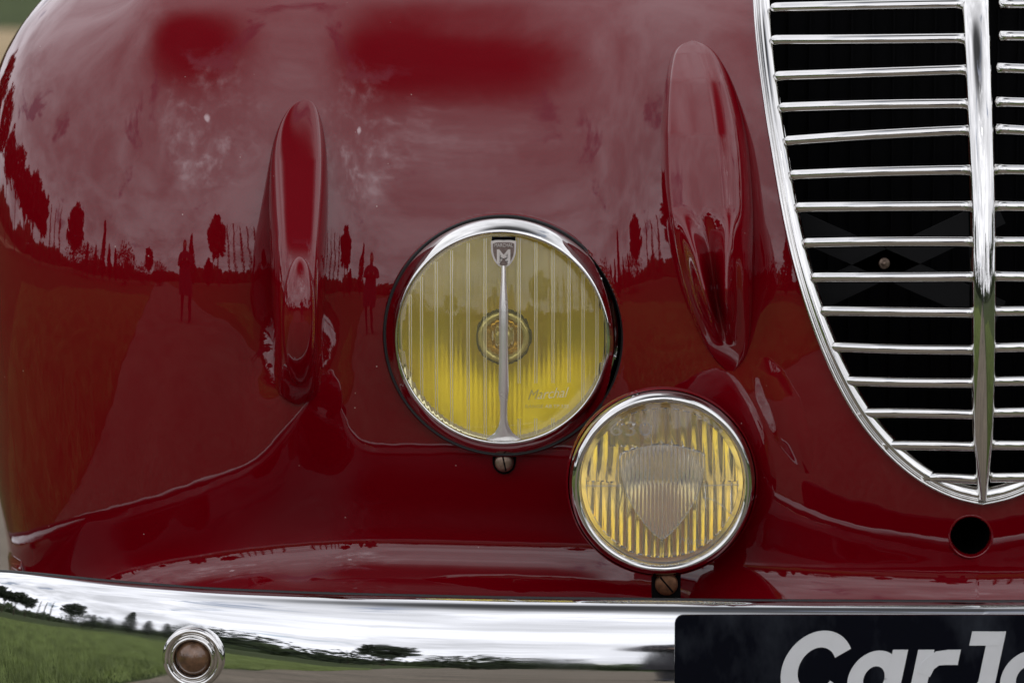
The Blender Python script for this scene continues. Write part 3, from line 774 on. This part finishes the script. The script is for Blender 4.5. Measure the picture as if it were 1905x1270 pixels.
lathe('reflector', [(147, -16)] + [(147*math.sqrt(k), -16-105*(1-k)) for k in np.linspace(0.97, 0.02, 34)], fc, AX, 'reflector_glow_tint', fog, 80)
lathe('bulb', [(0, 34), (12, 31), (22, 24), (29, 12), (31, 0), (28, -14), (20, -26), (11, -34), (10, -60)], (fc[0], fc[1]+52*S, fc[2]+24*S), AX, 'bulb_yellow', fog, 40)
def fog_y(x, z): return flc[1] - 12*S*(1-(x*x+z*z)/149**2)
# moulded outline of the shield, centre rib, cross line, crack
def glass_line(name, pts, r, lift=0.3, n=60):
    p = spline(pts, n, 2); P = np.array([(flc[0]+x*S, fog_y(x, z)-lift*S, flc[2]+z*S) for x, z in p])
    a = np.linspace(0, 2*math.pi, 9)[:-1]; return sweep(name, P, np.stack([np.cos(a), np.sin(a)], -1)*r*S, np.tile([0, -1.0, 0], (n, 1)), 'emboss_pale', fog, True, True)
def shield_panel():
    o_ = np.argsort(fsh_h[:, 1]); V = []; m = 120; zs = np.linspace(71.5, -101, 60)
    for z in zs:
        w = np.interp(z, fsh_h[o_, 1], fsh_h[o_, 0])
        for q in np.linspace(-1, 1, m):
            x = q*w; V.append((flc[0]+x*S, fog_y(x, z) - (1.0 + 1.5*abs(math.sin(math.pi*x/7.2)))*S, flc[2]+z*S))
    o = mesh_obj('shield_panel', V, grid_faces(60, m), 'shield_glass', fog); fix_normals(o)
    if o.data.polygons[3000].normal.y > 0: o.data.flip_normals()
MAT['shield_glass'] = mk_glass('shield_glass', (0.97, 0.95, 0.92), 0.08, 0.84)
MAT['shield_glass'].node_tree.nodes['Principled BSDF'].inputs['IOR'].default_value = 1.12
shield_panel()
glass_line('shield_outline', np.vstack([fsh, fsh[:1]]), 0.9, n=150)
glass_line('shield_rib', [(0, 72), (0, 0), (0, -103)], 0.9)
glass_line('cross_rib', [(-140, -4), (-110, -4), (-74, -3)], 1.2); glass_line('cross_rib', [(72, -3), (110, -2), (140, -2)], 1.2)
glass_line('glass_crack', [(72, -24), (92, -28), (112, -42), (124, -55), (136, -62)], 0.9)
part_text('glass_number', '630', 38*S, (flc[0]-58*S, fog_y(-58, 98)-0.3*S, flc[2]+100*S), fog, 'emboss_pale', 0.0005, width=76*S)
part_text('glass_script', 'Marchal', 19*S, (flc[0]+64*S, fog_y(64, -104)-0.3*S, flc[2]-106*S), fog, 'emboss_pale', 0.0004, 0.3, width=70*S)
part_text('glass_script', 'DEPOSE', 13*S, (flc[0]-6*S, fog_y(0, 134)-0.3*S, flc[2]+134*S), fog, 'emboss_pale', 0.0003, width=54*S)
# stalk and screw
v, f = boxpts(-26*S, 26*S, 0, 0.03, -34*S, 26*S); o = mesh_obj('mount_bracket', v, f, 'dark', fog, False); o.data.transform(Matrix.Translation(W(1240, 1082, fy+0.012)))
lathe('stalk', [(40, -150), (40, -330), (0, -330)], fc, AX, 'paint', fog, 32)
screw('mount_screw', 1240, 1086, fy+0.009, 21, fog, 'rust', 50)
# ================================================================== BUMPER BOLT AND PLATE
bp_ = bumper_pt(360, 1222); bcc = W(360, 1222, bp_[1]-0.004)
bolt = lathe('bumper_bolt', [(57, -16), (57, 4), (55, 10), (50, 13), (46, 11), (44, 7), (42, 7), (40, 13), (37, 16), (34, 14), (33, 8)], bcc, (-0.12, -1, 0), 'chrome', bumper, 64)
lathe('bolt_head', [(0, 24), (8, 23), (16, 20.5), (24, 15.5), (30, 9), (33.5, 3)], bcc, (-0.12, -1, 0), 'amber_dome', bumper, 48)
py_ = min(bumper_pt(1300, 1300)[1], bumper_pt(1700, 1290)[1], bumper_pt(1800, 1240)[1]) - 0.007
p0 = W(1255, 1142, py_); p1 = W(1255, 1390, py_); xc_ = W(GC, 1200, py_)[0]
wpx = (xc_ - p0[0])/S; hpx = (p0[2]-p1[2])/S
def rrect(w, h, r, n=8):
    out = []
    for cx, cz, a0 in ((w-r, -r, 90), (w-r, -h+r, 0), (-w+r, -h+r, -90), (-w+r, -r, 180)):
        for k in range(n+1): a = R(a0 - 90*k/n); out.append((cx+r*math.cos(a), cz+r*math.sin(a)))
    return out
plate = poly_plate('number_plate', rrect(wpx, hpx, 16), (xc_, py_, p0[2]), 0, 7, 'plate', car)
plate['label'] = 'black show plate with pale slanted letters'
# letters as bold slanted strokes (px: x right, z up from baseline)
def stroke_poly(pts, w):
    p = np.asarray(pts, float); t = np.gradient(p, axis=0); t /= np.linalg.norm(t, axis=1)[:, None]; nn = np.stack([-t[:, 1], t[:, 0]], -1)*w/2
    return np.vstack([p+nn, (p-nn)[::-1]])
def arc(cx, cz, rx, rz, a0, a1, n=40): 
    a = np.radians(np.linspace(a0, a1, n)); return np.stack([cx+rx*np.cos(a), cz+rz*np.sin(a)], -1)
BASE, SL = 1312, 0.213
def letter(x0, polys):
    V = []; F = []
    for ip_, pl in enumerate(polys):
        n = len(pl)//2; b = len(V)
        for d in (8.5+0.7*ip_, 6.5-0.3*ip_):
            for x, z in pl:
                q = W(x0 + x + SL*z, BASE - z, py_); V.append((q[0], py_-d*S, q[2]))
        m = len(pl)
        for i in range(n-1):
            F.append((b+i, b+i+1, b+m-2-i, b+m-1-i))
        for i in range(m): j = (i+1) % m; F.append((b+i, b+j, b+m+j, b+m+i))
    o = fix_normals(mesh_obj('letter', V, F, 'letters', plate, False)); return o
sw = 31
letter(1442, [stroke_poly(arc(62, 70, 50, 56, 32, 328), sw)])
def let_a(x0): letter(x0, [stroke_poly(arc(48, 52, 34, 38, 0, 360, 48), 29), stroke_poly([(86, 106), (86, 60), (86, 0)], 28)])
let_a(1566)
letter(1684, [stroke_poly([(16, 106), (16, 50), (16, 0)], 30), stroke_poly([(20, 60), (26, 78), (40, 90), (58, 92), (80, 92)], 28)])
letter(1776, [stroke_poly([(49, 140), (49, 80), (49, 46), (42, 26), (24, 14), (4, 14)], 32), stroke_poly([(2, 127), (30, 127), (60, 127)], 26)])
let_a(1850)
# ================================================================== WHEEL (behind the fender) and inner wheel arch
wheel = lathe('tyre', [(0, 0)] and [(210, -70), (300, -84), (335, -72), (345, -40), (345, 40), (335, 72), (300, 84), (210, 70)], (-0.34, 0.62, 0.1725*2*0.5), (-1, 0, 0.0), 'rubber', car, 48) if False else None
def wheels():
    for sx in (-0.30, 1.19):
        c = Vector((sx, 0.62, 0.335)); V = []; prof = [(0.20, -0.075), (0.27, -0.09), (0.315, -0.078), (0.335, -0.04), (0.335, 0.04), (0.315, 0.078), (0.27, 0.09), (0.20, 0.075)]
        for r, d in prof:
            for k in range(48):
                a = 2*math.pi*k/48; V.append(c + Vector((d, r*math.cos(a), r*math.sin(a))))
        w = fix_normals(mesh_obj('wheel', V, grid_faces(len(prof), 48, True), 'rubber', car))
        V = []; prof = [(0.0, -0.03), (0.08, -0.035), (0.16, -0.05), (0.205, -0.074), (0.205, 0.074), (0.16, 0.05), (0.0, 0.03)]
        for r, d in prof:
            for k in range(48):
                a = 2*math.pi*k/48; V.append(c + Vector((d, max(r, 1e-4)*math.cos(a), max(r, 1e-4)*math.sin(a))))
        fix_normals(mesh_obj('rim', V, grid_faces(len(prof), 48, True), 'chrome', w))
wheels()
v, f = boxpts(-0.12, 1.0, 0.12, 0.9, 0.26, 0.40); mesh_obj('undertray', v, f, 'dark', car, False)
# ================================================================== SURROUNDINGS SEEN IN THE REFLECTIONS
MAT['bark'] = simple('bark', (0.07, 0.05, 0.035), 0.9, 0, 0.4, 8)
MAT['leaf_dark'] = simple('leaf_dark', (0.028, 0.042, 0.018), 0.8, 0, 0.5, 2)
MAT['leaf_mid'] = simple('leaf_mid', (0.05, 0.07, 0.025), 0.8, 0, 0.5, 2)
def crown(n, size, shape, seed):
    r = np.random.default_rng(seed); V = []; F = []
    pts = shape(r, n)
    for p in pts:
        u = r.normal(size=3); u /= np.linalg.norm(u); v = np.cross(u, r.normal(size=3)); v /= np.linalg.norm(v)
        s = size*r.uniform(0.6, 1.3); b = len(V)
        V += [p-u*s-v*s*0.6, p+u*s-v*s*0.6, p+u*s*0.7+v*s*0.7, p-u*s*0.7+v*s*0.7]; F.append((b, b+1, b+2, b+3))
    return V, F
def trunk(h, r0, lean=0.0, branches=0, seed=0):
    rr = random.Random(seed); V = []; F = []
    def tube(a, b, ra, rb, seg=7, k=5):
        a, b = Vector(a), Vector(b); d = (b-a).normalized(); u = d.orthogonal().normalized(); w = d.cross(u); base = len(V)
        for i in range(k):
            t = i/(k-1); c = a.lerp(b, t) + u*math.sin(t*3)*ra*0.3; rad = ra+(rb-ra)*t
            for j in range(seg): q = 2*math.pi*j/seg; V.append(c+(u*math.cos(q)+w*math.sin(q))*rad)
        F.extend([tuple(base+i for i in f) for f in grid_faces(k, seg, True)])
    tube((0, 0, 0), (lean, 0, h), r0, r0*0.35)
    for i in range(branches):
        a = rr.uniform(0, 6.28); z = h*rr.uniform(0.6, 0.95); l = h*rr.uniform(0.15, 0.3)
        tube((lean*z/h, 0, z), (lean*z/h+l*math.cos(a), l*math.sin(a), z+l*0.8), r0*0.4, r0*0.12)
    return V, F
def blob(cx, cz, rx, rz, lump=0.25, shell=0.5):
    def f(r, n):
        d = r.normal(size=(n, 3)); d /= np.linalg.norm(d, axis=1)[:, None]
        lum = 1 + lump*(np.sin(d[:, 0]*5+r.uniform(0, 6))*np.sin(d[:, 2]*6+r.uniform(0, 6))+0.6*np.sin(d[:, 1]*9+1))
        rad = lum*r.uniform(shell, 1, n)**0.5
        return np.stack([cx+d[:, 0]*rx*rad, d[:, 1]*rx*rad, cz+d[:, 2]*rz*rad], -1)
    return f
def spire(h, w, z0=0.3):
    def f(r, n):
        z = r.uniform(0, 1, n)**0.9; ww = w*np.minimum(1, z*6)*(1-z**2.2)**0.8*r.uniform(0.5, 1.05, n); a = r.uniform(0, 6.28, n)
        return np.stack([np.cos(a)*ww, np.sin(a)*ww, z0+z*(h-z0)], -1)
    return f
def at(az, d): return (math.sin(R(az))*d - 0.15, -math.cos(R(az))*d, 0)
def tree(kind, az, d, h, label, seed, w=None, mat='leaf_dark', n=900):
    t = thing(kind, label, 'tree', at(az, d), None)
    if kind == 'cypress_tree': sh = spire(h, w or h*0.1); th, r0, br = h*0.7, 0.14, 0
    elif kind == 'poplar_sapling': sh = spire(h, w or h*0.035, h*0.15); th, r0, br = h*0.97, 0.09, 3
    elif kind == 'shrub': sh = blob(0, h*0.5, w or h*0.6, h*0.5, 0.2, 0.3); th, r0, br = h*0.5, 0.06, 3
    else: sh = blob(0, h*0.72, w or h*0.3, h*0.29, 0.22, 0.35); th, r0, br = h*0.72, h*0.022, 7
    mesh_obj('trunk', *trunk(th, r0, 0.0, br, seed), 'bark', t)
    size = {'cypress_tree': 0.22, 'poplar_sapling': 0.12, 'shrub': 0.16}.get(kind, 0.3)
    mesh_obj('crown', *crown(n, size*max(1, h/9), sh, seed), mat, t, False)
    return t
ORD = ('first', 'second', 'third', 'fourth', 'fifth', 'sixth', 'seventh')
tree('umbrella_pine', -65, 31, 8.4, 'round-crowned pine standing alone left of the path', 1, 2.6, n=1500)
tree('cypress_tree', -48, 30, 8.2, 'tallest narrow cypress on the left, next to the round pine', 2, 0.8)
tree('cypress_tree', 3.2, 33, 8.9, 'pointed cypress rising beside the far end of the path', 3, 0.9)
tree('shade_tree', 14, 32, 11.0, 'slim tree with an oval crown on a bare trunk', 4, 2.0, n=1200)
tree('cypress_tree', 10, 30, 4.4, 'low pointed cypress between the tall cypress and the oval tree', 5, 0.75)
tree('shrub', -35, 27, 5.2, 'domed evergreen bush on the left verge of the path', 6, 2.6, n=1100)
tree('shrub', -24, 34, 3.6, 'wide low bush beyond the domed evergreen', 7, 3.2, n=900)
tree('field_tree', -20.5, 44, 7.6, 'small broad tree standing alone near the far path', 8, 2.0, n=900)
tree('shrub', -14, 36, 4.0, 'ragged bush beside the far end of the path', 8, 2.6, n=900)
tree('shrub', -60, 29, 4.2, 'broad hedge bush under the round pine', 9, 5.0, n=1300)
for i, az in enumerate((-40.5, -44.2, -52.5, -57)):
    o = tree('cypress_tree', az, 34, 5.4 + 0.4*math.sin(i*1.9), ('slim cypress on the path side of the tallest cypress, nearer the domed bush', 'slim cypress close beside the tallest cypress, on its path side', 'slim cypress between the tallest cypress and the round pine', 'slim cypress nearest the round pine')[i], 30+i, 0.6); o['group'] = 'row of slim cypresses left of the path'
for i, az in enumerate((18.5, 21.2, 23.8, 26.5, 29.5, 32.6)):
    o = tree('poplar_sapling', az, 31 + i*0.3, 9.4 + 0.25*math.sin(i*2.1), 'thin bare sapling, %s in the row counted from the oval-crowned tree' % ORD[i], 20+i, n=260); o['group'] = 'row of saplings right of the path'
for i, az in enumerate((-74, -77, -80)):
    o = tree('poplar_sapling', az, 36, 8.0 + 0.3*math.cos(i*2.1), 'thin bare sapling, %s in the row counted from the round pine towards the wood' % ORD[i], 40+i, n=260); o['group'] = 'row of saplings behind the round pine'
for i, (az, h, w) in enumerate(((-86, 7.0, 2.2), (-92, 8.2, 2.4), (-99, 7.6, 2.6), (-107, 9, 2.8), (-117, 8.2, 3), (-130, 9, 3.4), (-145, 8, 3.4))):
    o = tree('wood_tree', az, 30, h, 'dark tree of the wood, %s counted from the saplings' % ORD[i], 60+i, w, n=1400); o['group'] = 'trees of the wood on the left'
for i, (az, h, w) in enumerate(((48, 8, 3.5), (60, 7, 4), (74, 9, 4), (90, 8, 4), (110, 10, 4), (130, 9, 4))):
    o = tree('field_tree', az, 34, h, 'broad tree of the field edge, %s counted from the row of saplings' % ORD[i], 80+i, w, 'leaf_mid', n=1400); o['group'] = 'trees of the field edge on the right'
# distant belt of woodland closing the horizon
def belt():
    V = []; F = []; r = np.random.default_rng(5); n = 9000
    a = r.uniform(0, 2*np.pi, n); d = r.uniform(110, 150, n)
    top = 6.0 + 2.0*np.sin(a*7) + 2.2*np.sin(a*17+1) + 1.2*np.sin(a*41)
    z = r.uniform(0, 1, n)*np.maximum(top, 3)
    for x, y, zz in zip(np.sin(a)*d, np.cos(a)*d, z):
        b = len(V); s = r.uniform(0.9, 1.8); q = r.uniform(0, 3.14); u = np.array([math.cos(q), math.sin(q), 0.2*r.normal()])*s; v = np.array([0.2*r.normal(), 0.2*r.normal(), 1])*s; p = np.array([x, y, zz])
        V += [p-u-v, p+u-v, p+u*0.7+v, p-u*0.7+v]; F.append((b, b+1, b+2, b+3))
    o = mesh_obj('distant_wood', V, F, 'leaf_mid', None, False); o['kind'] = 'stuff'; o['label'] = 'far belt of woodland along the horizon'; o['category'] = 'wood'
belt()
# ------------------------------------------------------------------ photographer mirrored in the fender
MAT['coat'] = simple('dark_coat', (0.03, 0.028, 0.035), 0.8, 0, 0.3, 12)
MAT['trouser'] = simple('dark_trousers', (0.02, 0.022, 0.03), 0.85, 0, 0.3, 12)
MAT['skin'] = simple('skin', (0.45, 0.27, 0.19), 0.5, 0, 0.1, 10)
MAT['hair'] = simple('dark_hair', (0.025, 0.018, 0.013), 0.6, 0, 0.3, 40)
def skin_obj(name, verts, edges, radii, mat, parent, root=0, sub=2):
    me = bpy.data.meshes.new(name); me.from_pydata(verts, edges, []); o = bpy.data.objects.new(name, me); COL.objects.link(o); o.parent = parent
    m = o.modifiers.new('skin', 'SKIN'); 
    if not me.skin_vertices: 
        bpy.context.view_layer.objects.active = o; bpy.ops.mesh.customdata_skin_add()
    for i, rr in enumerate(radii):
        me.skin_vertices[0].data[i].radius = rr if isinstance(rr, tuple) else (rr, rr)
    me.skin_vertices[0].data[root].use_root = True
    s = o.modifiers.new('sub', 'SUBSURF'); s.levels = sub; s.render_levels = sub
    me.materials.append(MAT[mat]); return o
def person():
    t = thing('person', 'photographer in a long dark coat standing on the gravel path, mirrored in the fender', 'person', (-0.30, -4.45, 0))
    # facing +y; body with legs, arms raised to the chest
    V = [(0, 0, 0.95), (0, 0, 1.12), (0, 0.0, 1.32), (0, 0.0, 1.46), (0, 0.01, 1.54), (0, 0.03, 1.62), (0, 0.03, 1.72),
         (-0.1, 0, 0.88), (-0.12, 0.01, 0.5), (-0.13, -0.01, 0.09), (-0.14, 0.13, 0.04),
         (0.1, 0, 0.88), (0.12, 0.01, 0.5), (0.13, -0.01, 0.09), (0.15, 0.13, 0.04),
         (-0.17, 0, 1.42), (-0.25, 0.05, 1.17), (-0.09, 0.29, 1.23), (0.17, 0, 1.42), (0.25, 0.05, 1.17), (0.09, 0.29, 1.23)]
    E = [(0, 1), (1, 2), (2, 3), (3, 4), (4, 5), (5, 6), (0, 7), (7, 8), (8, 9), (9, 10), (0, 11), (11, 12), (12, 13), (13, 14), (3, 15), (15, 16), (16, 17), (3, 18), (18, 19), (19, 20)]
    Rr = [(0.16, 0.11), (0.15, 0.1), (0.17, 0.11), (0.11, 0.08), 0.055, 0.085, 0.085, 0.095, 0.062, 0.045, 0.04, 0.095, 0.062, 0.045, 0.04, 0.07, 0.05, 0.034, 0.07, 0.05, 0.034]
    b = skin_obj('body', V, E, Rr, 'trouser', t)
    # coat: flared shell from shoulders to the knee
    prof = [(0.48, 0.25, 0.19), (0.7, 0.235, 0.18), (0.95, 0.21, 0.16), (1.12, 0.195, 0.145), (1.32, 0.225, 0.15), (1.44, 0.19, 0.12), (1.5, 0.09, 0.085)]
    VV = []
    for z, rx, ry_ in prof:
        for k in range(28):
            a = 2*math.pi*k/28; w = 1+0.04*math.sin(a*7+z*5); VV.append((rx*w*math.cos(a), ry_*w*math.sin(a), z))
    mesh_obj('coat', VV, grid_faces(len(prof), 28, True), 'coat', t)
    for s in (-1, 1):
        skin_obj('sleeve', [(s*0.16, 0, 1.43), (s*0.25, 0.05, 1.17), (s*0.12, 0.24, 1.22)], [(0, 1), (1, 2)], [0.085, 0.066, 0.05], 'coat', t)
        HV = [(s*0.10, 0.27, 1.225), (s*0.085, 0.33, 1.24)]; HE = [(0, 1)]; HR = [0.026, 0.03]
        for k in range(4):
            i = len(HV); HV += [(s*(0.085-0.004*k), 0.345+0.004*k, 1.265-0.02*k), (s*(0.06), 0.365, 1.268-0.02*k), (s*0.04, 0.36, 1.266-0.02*k)]; HE += [(1, i), (i, i+1), (i+1, i+2)]; HR += [0.01, 0.009, 0.008]
        i = len(HV); HV += [(s*0.075, 0.30, 1.27), (s*0.05, 0.31, 1.285)]; HE += [(1, i), (i, i+1)]; HR += [0.011, 0.009]
        skin_obj('hand', HV, HE, HR, 'skin', t, 0, 1)
    # head with face
    HVs = []; n1, n2 = 14, 20
    for i in range(n1+1):
        p_ = math.pi*i/n1
        for j in range(n2):
            a = 2*math.pi*j/n2; x = 0.078*math.sin(p_)*math.cos(a); y = 0.1*math.sin(p_)*math.sin(a); z = 0.118*math.cos(p_)
            if z < -0.03: x *= 0.85; y = y*0.9 + 0.008
            if abs(x) < 0.018 and y > 0.05 and -0.035 < z < 0.015: y += 0.02
            if abs(abs(x)-0.032) < 0.014 and y > 0.05 and 0 < z < 0.03: y -= 0.008
            HVs.append((x, y+0.03, z+1.665))
    mesh_obj('head', HVs, grid_faces(n1+1, n2, True), 'skin', t)
    hv = [(x*1.08, (y-0.03)*1.08+0.02, (z-1.665)*1.08+1.672) for x, y, z in HVs]
    keep = [f for f in grid_faces(n1+1, n2, True) if sum(1 for i in f if (hv[i][1] < 0.06 and hv[i][2] > 1.6) or hv[i][2] > 1.72) >= 3]
    mesh_obj('hair', hv, keep, 'hair', t)
person()
def hand_camera():
    t = thing('camera', 'black camera held in both hands of the photographer', 'camera', (-0.30, -4.10, 1.25))
    v, f = boxpts(-0.07, 0.07, -0.03, 0.03, -0.05, 0.045); mesh_obj('camera_body', v, f, 'rubber', t, False)
    V = []
    for r, y in ((0.0, 0.03), (0.04, 0.03), (0.042, 0.15), (0.036, 0.155), (0.001, 0.15)):
        for k in range(24): a = 2*math.pi*k/24; V.append((max(r, 1e-4)*math.cos(a), y, max(r, 1e-4)*math.sin(a)))
    mesh_obj('camera_lens', V, grid_faces(5, 24, True), 'rubber', t)
hand_camera()
